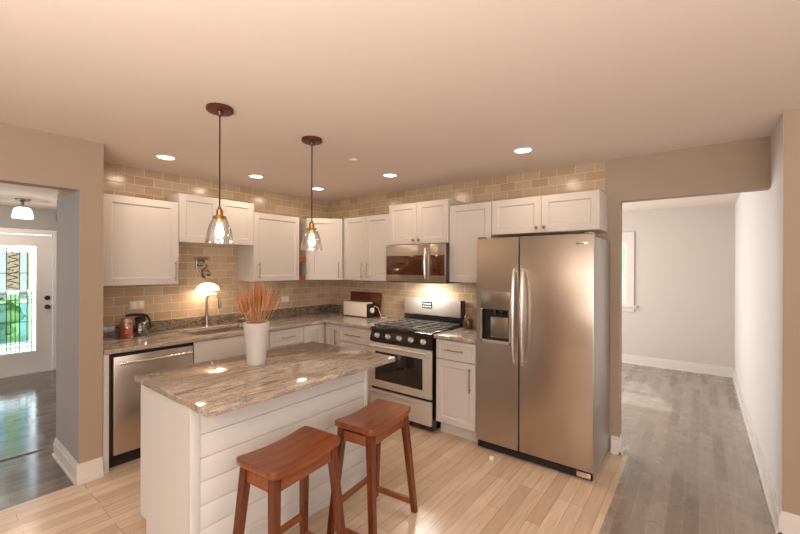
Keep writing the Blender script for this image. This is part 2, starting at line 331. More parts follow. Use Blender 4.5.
# baseboards
def base(name, pts):
    for i, (a, b, n) in enumerate(pts): pass
def bb(name, segs):
    mb = MB()
    for (x0, y0, x1, y1) in segs:
        mb.box((x0, y0, 0), (x1, y1, .115))
        cx0, cy0, cx1, cy1 = x0, y0, x1, y1
        mb.box((x0 + (x1-x0)*.0, y0, .115), (x1, y1, .13))
    return struct(name, mb, 'trim')
def bbp(name, segs):      # profiled: thick lower part, thinner cap. seg: axis, wall coordinate, sign, from, to
    mb = MB()
    for ax, w0, sg, a, b in segs:
        for t, z0, z1 in ((.016, 0, .10), (.011, .10, .125), (.006, .125, .138)):
            if ax == 'x': mb.box((w0, a, z0), (w0+sg*t, b, z1))
            else: mb.box((a, w0, z0), (b, w0+sg*t, z1))
        if ax == 'x': mb.box((w0, a, 0), (w0+sg*.026, b, .018))
        else: mb.box((a, w0, 0), (b, w0+sg*.026, .018))
    return struct(name, mb, 'trim')
bbp('baseboard_left', [('x', XP, 1, YO-.0203, YP-.001), ('y', YO-.004, -1, -.06, XP-.0002)])
bbp('baseboard_far', [('y', 0, -1, 3.482, 3.5438), ('x', 3.544, 1, -.0161, .1)])
bbp('baseboard_right', [('x', XR, -1, YR-.0203, YD), ('y', YR-.004, -1, XR+.0002, 8)])
bbp('baseboard_dining', [('y', YD, -1, 1.2, XR-.016)])
bbp('baseboard_foyer', [('x', XF, 1, -4.8, DY0-.07), ('y', -2.2, -1, XF+.02, -.06)])
bbp('baseboard_pier_left', [('x', XP, 1, -7, -4.6)])
struct('ground', MB().box((-30, -20, -.2), (XF-.12, 20, -.12)).box((XF-.12, 3.62, -.2), (20, 30, -.12)), 'grass')

# ------------------------------------------------------------------ front door
d = MB(); y0, y1 = DY0, DY1; gy0, gy1, gz0, gz1 = -3.045, -2.47, .31, 1.82
x0, x1 = XF-.05, XF-.005
for a, b, c, e in ((y0, gy0, .025, DZ), (gy1, y1, .025, DZ), (gy0, gy1, .025, gz0), (gy0, gy1, gz1, DZ)): d.box((x0, a, c), (x1, b, e))
door = struct('door_1', d, 'trim')
fr = MB()
for a, b, c, e in ((gy0-.035, gy0+.008, gz0-.035, gz1+.035), (gy1-.008, gy1+.035, gz0-.035, gz1+.035), (gy0, gy1, gz0-.035, gz0+.008), (gy0, gy1, gz1-.008, gz1+.035)): fr.box((x1, a, c), (x1+.012, b, e))
fr.build('glass_frame', 'trim', door, smooth=False)
gx = XF-.03
cm = MB()
Lw = gy1-gy0
def cam_v(y, z0_=gz0, z1_=gz1, t=.004): cm.box((gx-.006, y-t, z0_), (gx+.008, y+t, z1_))
def cam_h(z, a=gy0, b=gy1, t=.004): cm.box((gx-.006, a, z-t), (gx+.008, b, z+t))
mid = (gy0+gy1)/2
ys = [gy1-.05, gy1-.09, gy1-.18, mid-.03+.11, mid-.03-.02+.0, gy0+.05, gy0+.09]
c0, c1 = mid-.015, mid+.115      # patterned column seen at the photo's left
for y in (gy1-.05, gy1-.095, c1, c0, gy0+.05, gy0+.095): cam_v(y)
for z in (gz1-.05, gz1-.09, 1.43, 1.14, 1.05, 1.01, .74, .44, .385): cam_h(z)
for k in range(1, 3): cam_v(c0+(c1-c0)*k/3, gz0, 1.14, .0035)
for k in range(6):
    za = 1.18+k*.095
    pts = [(gx, c0+(c1-c0)*(.5+.42*math.sin(t*PI*2/8+k)), za+.09*t/8) for t in range(9)]
    cm.tube(pts, .006, 6)
for k in range(3):
    cm.tube([(gx, c0+.065+.1*math.cos(t*PI/8)*(.4+.3*k), gz0+.005+.07*math.sin(t*PI/8)*(.4+.3*k)) for t in range(9)], .0035, 6)
cm.build('leading', 'caming', door, smooth=False)
MB().box((gx-.003, gy0, gz0), (gx+.003, gy1, gz1)).build('pane', 'pane', door, smooth=False)
bp = MB()
for a, b in ((c1+.004, gy1-.099), (gy0+.099, c0-.004)):
    bp.box((gx-.004, a, 1.06), (gx+.0045, b, gz1-.095), 1)
    bp.box((gx-.004, a, .45), (gx+.0045, b, 1.006), 0)
for a, b in ((c0+.004, c1-.004), (gy1-.091, gy1-.07)):
    bp.box((gx-.004, a, 1.19), (gx+.0045, b, gz1-.1), 2); bp.box((gx-.004, a, .46), (gx+.0045, b, 1.13), 3)
bp.build('textured_pane', ['bluepane', 'greypane', 'brownpane', 'greenpane'], door, smooth=False)
for z in (1.065, .935):
    kb = MB().lathe([(.033, 0), (.033, .012), (.014, .016), (.014, .04), (.028, .045), (.03, .062), (.02, .07), (0, .072)] if z < 1 else [(.033, 0), (.033, .014), (.028, .022), (.0, .024)], (x1, y1-.055, z), 20, axis='x')
    o = kb.build('door_knob' if z < 1 else 'deadbolt', 'blackmat', door); o['label'] = 'black round hardware'
tag(MB().cbox((XF, -2.262, 2.19), (XF+.03, -2.215, 2.29), .006).build('door_chime', 'blackmat'), 'small black box high on foyer wall beside the front door', 'door chime')
# foyer ceiling lamp
t = thing('ceiling_lamp', 'small semi flush ceiling lamp with ribbed white glass bowl in the foyer', 'ceiling lamp', (-2.56, -2.735, 2.36))
MB().lathe([(0, 0), (.075, 0), (.075, -.012), (.05, -.025), (.016, -.035), (.016, -.08), (.045, -.085), (.045, -.11), (0, -.11)]).build('canopy', 'nickel', t)
pr_ = [(.04, -.10), (.07, -.115), (.088, -.15), (.096, -.20), (.098, -.235), (.094, -.235), (.092, -.20), (.084, -.152), (.066, -.12), (.04, -.105)]
MB().shell(pr_).build('glass_shade', 'foyerglow', t)
MB().lathe([(0, -.11), (.02, -.12), (.032, -.16), (.02, -.2), (0, -.21)], n=16).build('bulb', 'bulb', t)
l = bpy.data.lights.new('foyer_bulb', 'POINT'); l.energy = 9; l.color = SOFT; l.shadow_soft_size = .06
lo = bpy.data.objects.new('foyer_bulb', l); col.objects.link(lo); lo.location = (-2.56, -2.735, 2.06)

# exterior planting seen through the glass
def bush(name, label, c, r, n, seed):
    rnd = random.Random(seed); mb = MB()
    bm = bmesh.new(); bmesh.ops.create_icosphere(bm, subdivisions=4, radius=1)
    for v in bm.verts:
        p = v.co; k = 1+.13*math.sin(7*p.x+seed)*math.sin(6*p.y)+.12*math.sin(9*p.z+2*p.x)
        v.co = Vector((c[0]+p.x*r[0]*k, c[1]+p.y*r[1]*k, max(-.13, c[2]+p.z*r[2]*k)))
    mb.add([v.co.copy() for v in bm.verts], [[v.index for v in f.verts] for f in bm.faces]); bm.free()
    for i in range(n):
        th = rnd.uniform(0, 2*PI); ph = rnd.uniform(0, PI/2); dv = Vector((math.cos(th)*math.cos(ph)*r[0], math.sin(th)*math.cos(ph)*r[1], math.sin(ph)*r[2]))*1.08
        p = Vector(c)+dv; q = Vector((rnd.uniform(-1,1), rnd.uniform(-1,1), rnd.uniform(-1,1))).normalized()*.07; s_ = q.orthogonal()*.6
        mb.add([p-q, p+s_, p+q, p-s_], [(0,1,2,3)])
    return mb.build(name, 'leaf')
tag(bush('shrub', None, (-8.2, -3.6, .35), (.8, 1.5, .65), 900, 1), 'green shrub outside, seen through the front door glass', 'shrub')
tag(bush('tree_foliage', None, (1.9, 8.5, 1.9), (1.6, 1.2, 1.9), 1500, 3), 'green bush outside, seen through the dining room window', 'bush')

# ------------------------------------------------------------------ cabinets
def shaker(mb, x0, x1, z0, z1, y, fw_=.058, th=.02):
    "front panel facing -y, back at y, with a recessed centre"
    a, b, c, e = x0+fw_, x1-fw_, z0+fw_, z1-fw_; bev = .008; rec = .009
    yf = y-th; yr = yf+rec; ch = .002
    P = lambda x, z, yy: (x, yy, z)
    o = [(x0, z0), (x1, z0), (x1, z1), (x0, z1)]; f = [(x0+ch, z0+ch), (x1-ch, z0+ch), (x1-ch, z1-ch), (x0+ch, z1-ch)]
    i = [(a, c), (b, c), (b, e), (a, e)]; r = [(a+bev, c+bev), (b-bev, c+bev), (b-bev, e-bev), (a+bev, e-bev)]
    vs = [P(x, z, y) for x, z in o]+[P(x, z, yf+ch) for x, z in o]+[P(x, z, yf) for x, z in f]+[P(x, z, yf) for x, z in i]+[P(x, z, yr) for x, z in r]
    fs = [(3, 2, 1, 0)]
    for L_ in range(4):
        for k in range(4): fs.append((L_*4+k, L_*4+(k+1) % 4, (L_+1)*4+(k+1) % 4, (L_+1)*4+k))
    fs.append((16, 17, 18, 19)); mb.add(vs, fs)
def slab(mb, x0, x1, z0, z1, y, th=.02): mb.cbox((x0, y-th, z0), (x1, y, z1), .003)
def bar(mb, p, q, off=.032, r=.0055):
    "bar pull in front of face, p and q on the face"
    p, q = Vector(p), Vector(q); d = (q-p).normalized(); o = Vector((0, -off, 0))
    mb.tube([p-d*.012+o, q+d*.012+o], r, 10); mb.tube([p+d*.01, p+d*.01+o], .0045, 8); mb.tube([q-d*.01, q-d*.01+o], .0045, 8)
def knob(mb, p): mb.lathe([(.006, 0), (.006, .014), (.015, .02), (.016, .027), (.0, .031)], p, 14, axis='y')
def cabinet(name, label, cat, loc, rz, w_, d_, h_, fronts, group=None, toe=0, mname='white', z_off=0):
    t = thing(name, label, cat, loc, rz, group)
    mb = MB()
    mb.box((.0005, -d_+.021, toe), (w_-.0005, -.002, h_))
    if toe: mb.box((.0005, -d_+.085, 0), (w_-.0005, -.002, toe+.001))
    mb.build('body', mname, t, smooth=False)
    for f in fronts:
        kind, x0, x1, z0, z1 = f[:5]; hd = f[5] if len(f) > 5 else None
        m = MB(); g = .0015
        (slab if kind in ('slab', 'panel') else shaker)(m, x0+g, x1-g, z0+g, z1-g, -d_+.0205, **({} if kind in ('slab', 'panel') else {'fw_': .035 if (z1-z0) < .25 else .058}))
        o = m.build({'door': 'door', 'drawer': 'drawer', 'slab': 'drawer', 'panel': 'filler_panel'}[kind], mname, t)
        if hd:
            hm = MB(); yf = -d_
            if hd[0] == 'v': bar(hm, (hd[1], yf, hd[2]), (hd[1], yf, hd[3]))
            elif hd[0] == 'h': bar(hm, (hd[1], yf, hd[3]), (hd[2], yf, hd[3]))
            else: knob(hm, (hd[1], yf, hd[2]))
            hm.build('knob' if hd[0] == 'k' else 'handle', 'nickel', o)
    return t
U0, U1 = 1.372, 2.112
R90 = PI/2
GU = 'white shaker wall cabinets'
cabinet('wall_cabinet', 'white wall cabinet with one wide shaker door beside the tan pier', 'cabinet', (0, -2.725, U0), R90, .63, .33, U1-U0,
        [('door', .065, .63, 0, U1-U0, ('v', .596, .04, .195))], GU)
cabinet('wall_cabinet', 'raised short white two door wall cabinet above the sink', 'cabinet', (0, -2.092, 1.755), R90, .742, .33, .445,
        [('door', 0, .371, 0, .445, ('k', .34, .035)), ('door', .371, .742, 0, .445, ('k', .402, .035))], GU)
cabinet('wall_cabinet', 'white single door wall cabinet between the sink and the narrow open shelf', 'cabinet', (0, -1.349, U0), R90, .588, .33, U1-U0,
        [('door', 0, .588, 0, U1-U0, ('v', .055, .035, .195))], GU)
# narrow open shelf
t = thing('open_shelf', 'very narrow open shelf with wooden boards beside the diagonal corner cabinet', 'shelf', (0, -.760, U0), R90)
MB().box((.0, -.30, 0), (.008, -.002, .74)).box((.116, -.31, 0), (.124, -.002, .74)).build('side_panel', 'rackpattern', t, smooth=False)
MB().box((.008, -.012, 0), (.116, -.002, .74)).build('back_panel', 'rackpattern', t, smooth=False)['label'] = 'grey patterned back panel'
for z0, z1 in ((.0, .045), (.20, .31)):
    o = MB().cbox((.009, -.30, z0), (.115, -.013, z1), .008).build('shelf_board', 'shelfwood', t); o['label'] = 'brown wooden board'
# diagonal corner cabinet
t = thing('corner_cabinet', 'white diagonal corner wall cabinet with one shaker door', 'cabinet', (0, 0, U0), 0, GU)
hC = U1-U0+.006
MB().prism([(.002, -.002), (.002, -.634), (.317, -.634), (.612, -.345), (.612, -.002)][::1], 0, hC).build('body', 'white', t, smooth=False)
A = Vector((.33, -.634, 0)); B = Vector((.612, -.33, 0)); dd = B-A; ang = math.atan2(dd.y, dd.x); wl = dd.length
X = Matrix.Translation(A) @ Matrix.Rotation(ang, 4, 'Z')
m = MB(X); shaker(m, .014, wl-.014, .002, hC-.002, .012); o = m.build('door', 'white', t)
hm = MB(X); bar(hm, (wl-.05, -.008, .035), (wl-.05, -.008, .2)); hm.build('handle', 'nickel', o)
cabinet('wall_cabinet', 'white two door wall cabinet between corner cabinet and microwave', 'cabinet', (.614, 0, U0), 0, .738, .33, U1-U0+.012,
        [('door', .02, .379, 0, .752, ('v', .335, .035, .2)), ('door', .379, .738, 0, .752, ('v', .423, .035, .2))], GU)
cabinet('wall_cabinet', 'raised white two door wall cabinet above the microwave', 'cabinet', (1.354, 0, 1.772), 0, .758, .345, .435,
        [('door', 0, .379, 0, .435, ('k', .345, .04)), ('door', .379, .758, 0, .435, ('k', .413, .04))], GU)
cabinet('wall_cabinet', 'white single door wall cabinet between microwave and refrigerator', 'cabinet', (2.114, 0, 1.385), 0, .441, .33, .75,
        [('door', 0, .441, 0, .75)], GU)
cabinet('wall_cabinet', 'short white two door wall cabinet above the refrigerator', 'cabinet', (2.557, 0, 1.828), 0, .895, .32, .31,
        [('door', 0, .4475, 0, .31, ('k', .415, .04)), ('door', .4475, .895, 0, .31, ('k', .48, .04))], GU)

CT = .915; CTH = .035; BH = CT-CTH
GB = 'white shaker base cabinets'
t = thing('end_panel', 'narrow white end panel between the tan pier and the dishwasher', 'end panel', (0, -2.727, 0), R90)
MB().box((0, -.615, 0), (.034, -.002, BH)).build('panel', 'white', t, smooth=False)
cabinet('base_cabinet', 'white sink base cabinet under the faucet, right of the dishwasher', 'cabinet', (0, -2.088, 0), R90, .738, .62, .66,
        [('panel', 0, .738, .662, .875), ('door', 0, .369, .12, .655, ('v', .33, .48, .62)), ('door', .369, .738, .12, .655, ('v', .41, .48, .62))], GB, toe=.11)
cabinet('base_cabinet', 'white base cabinet with top drawer between sink and corner', 'cabinet', (0, -1.349, 0), R90, .43, .62, BH,
        [('drawer', 0, .43, .70, .872, ('h', .14, .29, .79)), ('door', 0, .43, .12, .695, ('v', .38, .5, .65))], GB, toe=.11)
t = thing('base_cabinet', 'white inside corner base cabinet with one narrow door', 'cabinet', (0, 0, 0), 0, GB)
MB().box((.002, -.918, .11), (.60, -.002, BH)).box((.60, -.60, .11), (.862, -.002, BH)).box((.002, -.918, 0), (.54, -.002, .11)).box((.54, -.54, 0), (.862, -.002, .11)).build('body', 'white', t, smooth=False)
X = Matrix.Rotation(R90, 4, 'Z') @ Matrix.Translation((-.918, 0, 0))
m = MB(X); shaker(m, .002, .29, .12, .872, -.60); m.build('filler_panel', 'white', t)
m = MB(); shaker(m, .628, .86, .12, .872, -.60, fw_=.05); o = m.build('door', 'white', t)
hm = MB(); bar(hm, (.825, -.62, .66), (.825, -.62, .81)); hm.build('handle', 'nickel', o)
cabinet('base_cabinet', 'white base cabinet with top drawer immediately left of the range', 'cabinet', (.866, 0, 0), 0, .494, .62, BH,
        [('drawer', 0, .494, .70, .872, ('h', .13, .33, .785)), ('door', 0, .494, .12, .695, ('v', .44, .5, .65))], GB, toe=.11)
cabinet('base_cabinet', 'white base cabinet with drawer and door between range and refrigerator', 'cabinet', (2.152, 0, 0), 0, .402, .62, BH,
        [('drawer', 0, .402, .70, .872, ('h', .12, .28, .79)), ('door', 0, .402, .12, .695, ('v', .355, .46, .65))], GB, toe=.11)

# dishwasher
t = thing('dishwasher', 'stainless steel dishwasher under the counter at the left end', 'dishwasher', (0, -2.690, 0), R90)
MB().box((.004, -.585, .10), (.594, -.01, .868)).box((.004, -.54, 0), (.594, -.02, .10)).build('body', 'blackmat', t, smooth=False)
MB().cbox((.022, -.625, .115), (.592, -.586, .852), .004).build('door', 'steel', t)
m = MB(); m.tube([(.05, -.66, .80), (.30, -.672, .802), (.565, -.66, .80)], .011, 12); m.tube([(.06, -.625, .80), (.06, -.66, .80)], .008, 10); m.tube([(.555, -.625, .80), (.555, -.66, .80)], .008, 10)
m.build('handle', 'steel_bright', t)

# countertops (sink cut out of left run)
sx0, sx1, sy0, sy1 = .12, .53, -2.02, -1.40
def slabs(mb, rects, z0, z1):
    for a, b, c, e in rects: mb.box((a, b, z0), (c, e, z1))
mb = MB(); pts = [(.002, YP+.002), (.645, YP+.002), (.645, -.665)] + [(.645+.02-.02*math.cos(a), -.665+.02*math.sin(a)) for a in (PI/6, PI/3, PI/2)] + [(1.362, -.645), (1.362, -.002), (.002, -.002)]
hole = [(sx0, sy0), (sx1, sy0), (sx1, sy1), (sx0, sy1)]
def plate_with_hole(pts, hole, z0, z1):
    bm = bmesh.new()
    o = [bm.verts.new((p[0], p[1], z1)) for p in pts]; h = [bm.verts.new((p[0], p[1], z1)) for p in hole]
    es = [bm.edges.new((o[i], o[(i+1) % len(o)])) for i in range(len(o))]+[bm.edges.new((h[i], h[(i+1) % len(h)])) for i in range(len(h))]
    bmesh.ops.triangle_fill(bm, use_beauty=True, use_dissolve=False, edges=es)
    r = bmesh.ops.extrude_face_region(bm, geom=list(bm.faces))
    for v in r['geom']:
        if isinstance(v, bmesh.types.BMVert): v.co.z = z0
    bmesh.ops.recalc_face_normals(bm, faces=bm.faces)
    m = MB(); bm.verts.index_update(); m.add([v.co.copy() for v in bm.verts], [[v.index for v in f.verts] for f in bm.faces]); bm.free(); return m
o = plate_with_hole(pts, hole, BH+.001, CT).build('countertop', 'granite', smooth=False)
bv = o.modifiers.new('b', 'BEVEL'); bv.width = .006; bv.segments = 2; bv.limit_method = 'ANGLE'
tag(o, 'L shaped polished granite countertop around the sink and corner', 'countertop')
bs = MB().cbox((.002, YP+.004, CT), (.022, -.022, CT+.10), .003).cbox((.002, -.022, CT), (.30, -.002, CT+.10), .003).build('backsplash_strip', 'granite_dark', o); bs['label'] = 'darker veined granite upstand'
o = MB().cbox((2.138, -.645, BH+.001), (2.557, -.002, CT), .006).build('countertop', 'granite'); tag(o, 'short granite countertop between range and refrigerator', 'countertop')

# sink + faucet
t = thing('sink', 'undermount sink basin set in the left granite countertop', 'sink', (0, 0, .70))
bm_ = MB()
bm_.box((sx0-.01, sy0-.01, 0), (sx1+.01, sy1+.01, .006)); bm_.box((sx0-.012, sy0-.012, 0), (sx0-.002, sy1+.012, .179)); bm_.box((sx1+.002, sy0-.012, 0), (sx1+.012, sy1+.012, .179)); bm_.box((sx0-.002, sy0-.012, 0), (sx1+.002, sy0-.002, .179)); bm_.box((sx0-.002, sy1+.002, 0), (sx1+.002, sy1+.012, .179))
bm_.build('basin', 'steel_bright', t, smooth=False)
MB().lathe([(0, .007), (.04, .007), (.045, .010), (.03, .012), (0, .009)], ((sx0+sx1)/2, (sy0+sy1)/2, 0), 20).build('drain', 'nickel', t)
t = thing('faucet', 'brushed nickel gooseneck faucet behind the sink', 'faucet', (.072, -1.72, CT))
MB().lathe([(.0, 0), (.028, 0), (.028, .008), (.021, .016), (.019, .10), (.015, .12), (0, .12)], n=20).build('base', 'nickel', t)
dv = Vector((.55, .835, 0)); R_ = .058
pts = [(0, 0, .10), (0, 0, .27)] + [tuple(dv*(R_-R_*math.cos(a))+Vector((0, 0, .27+R_*1.1*math.sin(a)))) for a in [PI*k/10 for k in range(1, 11)]]
MB().tube(pts, .0125, 14).build('neck', 'nickel', t)
e = dv*(2*R_); MB().tube([e+Vector((0,0,.275)), e+dv*.008+Vector((0,0,.20)), e+dv*.012+Vector((0,0,.185))], [.0135, .018, .016], 14).build('spray_head', 'nickel', t)
MB().tube([(0, 0, .075), (.03, .03, .085), (.055, .07, .115)], [.009, .007, .005], 10).build('lever', 'nickel', t)

# ------------------------------------------------------------------ wall lamp over sink
t = thing('wall_lamp', 'scrolled metal wall lamp with glowing shade above the faucet', 'wall lamp', (0, -1.735, 1.38))
m = MB()
m.cbox((.002, -.085, .225), (.02, .055, .245), .004)
m.tube([(.01, -.02+.045*math.cos(a)*(1-a/14), .185+.045*math.sin(a)*(1-a/14)) for a in [k*.4 for k in range(24)]], .008, 8)
m.tube([(.01, .05+.035*math.cos(-a)*(1-a/16), .085+.035*math.sin(-a)*(1-a/16)) for a in [k*.4 for k in range(26)]], .007, 8)
m.tube([(.01, .03, .21), (.012, .045, .15), (.02, -.01, .11), (.05, -.02, .06), (.085, -.01, .035)], .008, 8)
m.tube([(.01, -.06, .22), (.012, -.065, .12), (.03, -.03, .06), (.085, -.01, .03)], .007, 8)
m.build('scroll_arm', 'nickel', t)
MB().shell([(.02, .028), (.06, .02), (.10, -.01), (.115, -.05), (.11, -.052), (.095, -.014), (.055, .014), (.02, .022)], (.12, 0, -.04)).build('shade', 'sconceglow', t)
MB().lathe([(0, .0), (.02, -.01), (.03, -.04), (0, -.07)], (.12, 0, -.02), 16).build('bulb', 'bulb', t)
l = bpy.data.lights.new('wall_lamp_bulb', 'POINT'); l.energy = 1.6; l.color = SOFT; l.shadow_soft_size = .04
lo = bpy.data.objects.new('wall_lamp_bulb', l); col.objects.link(lo); lo.location = (.12, -1.705, 1.26)

# ------------------------------------------------------------------ range
t = thing('gas_range', 'stainless steel gas range between two base cabinets', 'range', (1.367, 0, 0))
W = .768
MB().box((.006, -.635, .02), (W-.006, -.03, .885)).box((.05, -.60, 0), (W-.05, -.06, .03)).build('body', 'black', t, smooth=False)
MB().cbox((.004, -.66, .885), (W-.004, -.02, .917), .006).build('cooktop', 'black', t)
cp = MB(); cp.add([(0.004,-.66,.77),(W-.004,-.66,.77),(W-.004,-.665,.80),(.004,-.665,.80),(.004,-.635,.885),(W-.004,-.635,.885),(.004,-.60,.77),(W-.004,-.60,.77),(.004,-.60,.885),(W-.004,-.60,.885)],
                  [(0,1,2,3),(3,2,5,4),(4,5,9,8),(6,8,9,7),(0,6,7,1),(0,3,4,8,6),(1,7,9,5,2)])
cpo = cp.build('control_panel', 'black', t, smooth=False)
for k in range(5):
    x = .10+k*.142
    kn = MB().lathe([(.026, 0), (.026, .006), (.019, .010), (.018, .032), (.014, .036), (0, .036)], (0, 0, 0), 18, axis='y')
    kn.cbox((-.004, -.044, -.019), (.004, -.034, .019), .002)
    o = kn.build('knob', 'range_steel', cpo); o.location = (x, -.652, .833); o.rotation_euler = (math.radians(-19), 0, 0)
dr = MB().cbox((.01, -.66, .31), (W-.01, -.636, .762), .004).build('oven_door', 'range_steel', t)
MB().cbox((.075, -.663, .385), (W-.105, -.659, .675), .001).build('oven_window', 'darkglass', dr)
m = MB(); m.tube([(.035, -.70, .735), (W-.035, -.70, .735)], .012, 12)
for x in (.05, W-.05): m.tube([(x, -.66, .735), (x, -.70, .735)], .009, 10)
m.build('handle', 'range_steel', dr)
MB().cbox((.01, -.658, .065), (W-.01, -.636, .285), .004).cbox((.01, -.668, .255), (W-.01, -.655, .283), .004).build('storage_drawer', 'range_steel', t)
# grates, burners
for gx0, gx1 in ((.03, .262), (.268, .50), (.506, .738)):
    g = MB(); z = .93
    for y in (-.62, -.10): g.box((gx0, y-.006, z), (gx1, y+.006, z+.014))
    for x in (gx0+.006, gx1-.006): g.box((x-.006, -.62, z), (x+.006, -.10, z+.014))
    for y in (-.49, -.36, -.23): g.box((gx0, y-.005, z+.002), (gx1, y+.005, z+.014))
    xm = (gx0+gx1)/2; g.box((xm-.005, -.62, z+.002), (xm+.005, -.10, z+.014))
    for x in (gx0+.006, gx1-.006):
        for y in (-.615, -.105): g.box((x-.006, y-.006, .916), (x+.006, y+.006, z))
    g.build('grate', 'iron', t, smooth=False)
for x, y in ((.146, -.49), (.146, -.23), (.384, -.36), (.622, -.49), (.622, -.23)):
    MB().lathe([(0, .917), (.045, .917), (.045, .922), (.032, .925), (.032, .931), (0, .933)], (x, y, 0), 20).build('burner', 'nickel', t)
bgd = MB().cbox((-.003, -.075, 1.0), (W-.03, -.022, 1.185), .008).build('backguard', 'range_steel', t)
MB().box((0, -.07, .918), (W-.038, -.02, 1.0)).box((W-.032, -.078, .915), (W-.008, -.018, 1.182)).build('backguard_housing', 'black', t, smooth=False)
MB().cbox((.255, -.078, 1.078), (.385, -.074, 1.148), .001).build('display', 'darkglass', bgd)
mk = MB()
for r in range(2):
    for k in range(4): mk.box((.268+k*.028, -.0795, 1.090+r*.03), (.268+k*.028+.018, -.0783, 1.090+r*.03+.013))
mk.build('display_marks', 'display', bgd, smooth=False)

# ------------------------------------------------------------------ microwave
t = thing('microwave', 'over the range stainless microwave with brown glass door', 'microwave', (1.362, 0, 1.379))
W = .758; hM = .386
MB().box((.002, -.375, .004), (W, -.004, hM-.002)).build('body', 'black', t, smooth=False)
md = MB().cbox((0, -.402, 0), (.565, -.376, hM), .004).build('door', 'steel', t)
MB().cbox((.012, -.405, .07), (.50, -.4015, .272), .001).build('window', 'micglass', md)
m = MB(); m.tube([(.535, -.402, .345), (.535, -.432, .335), (.535, -.445, .19), (.535, -.432, .04), (.535, -.402, .03)], [.009, .013, .016, .013, .009], 12)
m.build('handle', 'steel_bright', md)
cp = MB().cbox((.567, -.402, 0), (W-.005, -.376, hM), .004).build('control_panel', 'steel', t)
MB().cbox((.580, -.405, .07), (W-.012, -.4015, .272), .001).build('keypad', 'micglass', cp)
for i in range(3):
    for k in range(4): MB().box((.605+i*.045, -.4065, .09+k*.042), (.617+i*.045, -.4053, .112+k*.042)).build('button', 'canopy', cp, smooth=False)
MB().box((.02, -.39, -.008), (W-.02, -.03, .003)).build('vent_grille', 'blackmat', t, smooth=False)

# ------------------------------------------------------------------ refrigerator
l = bpy.data.lights.new('hood_light', 'AREA'); l.shape = 'RECTANGLE'; l.size = .3; l.size_y = .05; l.energy = 5; l.color = (1, .93, .86)
o = bpy.data.objects.new('hood_light', l); col.objects.link(o); o.location = (1.74, -.20, 1.368)
t = thing('refrigerator', 'side by side stainless steel refrigerator with ice dispenser', 'refrigerator', (2.564, 0, 0))
W = .911; FH = 1.775
MB().cbox((.003, -.585, .03), (W-.003, -.02, FH-.02), .006).box((.03, -.56, 0), (W-.03, -.05, .04)).build('body', 'steel_side', t)
ld = MB()
def door_with_pocket(mb, x0, x1, z0, z1, yb, yf, px0, px1, pz0, pz1):
    for a, b, c, e in ((x0, px0, z0, z1), (px1, x1, z0, z1), (px0, px1, z0, pz0), (px0, px1, pz1, z1)): mb.box((a, yf, c), (b, yb, e))
door_with_pocket(ld, .002, .366, .075, FH, -.588, -.632, .055, .295, .925, 1.185)
ldo = ld.build('freezer_door', 'steel', t, smooth=False)
MB().box((.055, -.595, .925), (.295, -.589, 1.185)).box((.055, -.632, .925), (.060, -.595, 1.185)).box((.060, -.632, 1.18), (.295, -.595, 1.185)).build('dispenser_recess', 'blackmat', ldo, smooth=False)
m = MB(); m.cbox((.045, -.640, 1.185), (.305, -.632, 1.335), .003); m.build('dispenser_panel', 'nickel', ldo)
m = MB()
for a, b, c, e in ((.045, .058, .91, 1.185), (.292, .305, .91, 1.185), (.045, .305, .91, .928)): m.box((a, -.645, c), (b, -.631, e))
m.box((.058, -.68+.04, .925), (.292, -.597, .932)); m.build('dispenser_trim', 'steel_bright', ldo, smooth=False)
m = MB(); m.cbox((.12, -.612, .95), (.27, -.596, 1.12), .004).build('dispenser_paddle', 'nickel', ldo)
MB().tube([(.16, -.615, 1.185), (.16, -.615, 1.14)], [.02, .014], 12).tube([(.22, -.615, 1.185), (.22, -.615, 1.15)], [.024, .018], 12).build('spout', 'black', ldo)
rd = MB().cbox((.376, -.632, .075), (W-.001, -.588, FH), .004).build('refrigerator_door', 'steel', t)
for par, x in ((ldo, .336), (rd, .408)):
    m = MB(); zc = 1.145; n = 12; pts = []; rs = []
    for k in range(n+1):
        z = .77+(1.52-.77)*k/n; u_ = (z-zc)/.375; pts.append((x, -.668+.022*u_*u_*u_*u_-.018*(1-u_*u_), z)); rs.append(.011+.006*(1-u_*u_))
    m.tube(pts, rs, 12)
    for z in (.79, 1.50): m.tube([(x, -.632, z), (x, -.662, z)], .010, 10)
    m.build('handle', 'steel_bright', par)
MB().cbox((.79, -.6335, 1.700), (.868, -.632, 1.718), .0006).build('badge', 'chrome', rd)
m = MB(); m.box((.01, -.612, .012), (W-.01, -.585, .07)); m.box((.04, -.617, .025), (W-.16, -.611, .055)); m.build('base_grille', 'blackmat', t, smooth=False)
MB().cbox((W-.115, -.622, .02), (W-.02, -.61, .06), .004).build('foot_cover', 'steel_bright', t)
MB().cbox((W-.06, -.63, FH+.001), (W-.01, -.55, FH+.012), .003).build('hinge_cover', 'nickel', t)
MB().cbox((.01, -.63, FH+.001), (.06, -.55, FH+.012), .003).build('hinge_cover', 'nickel', t)

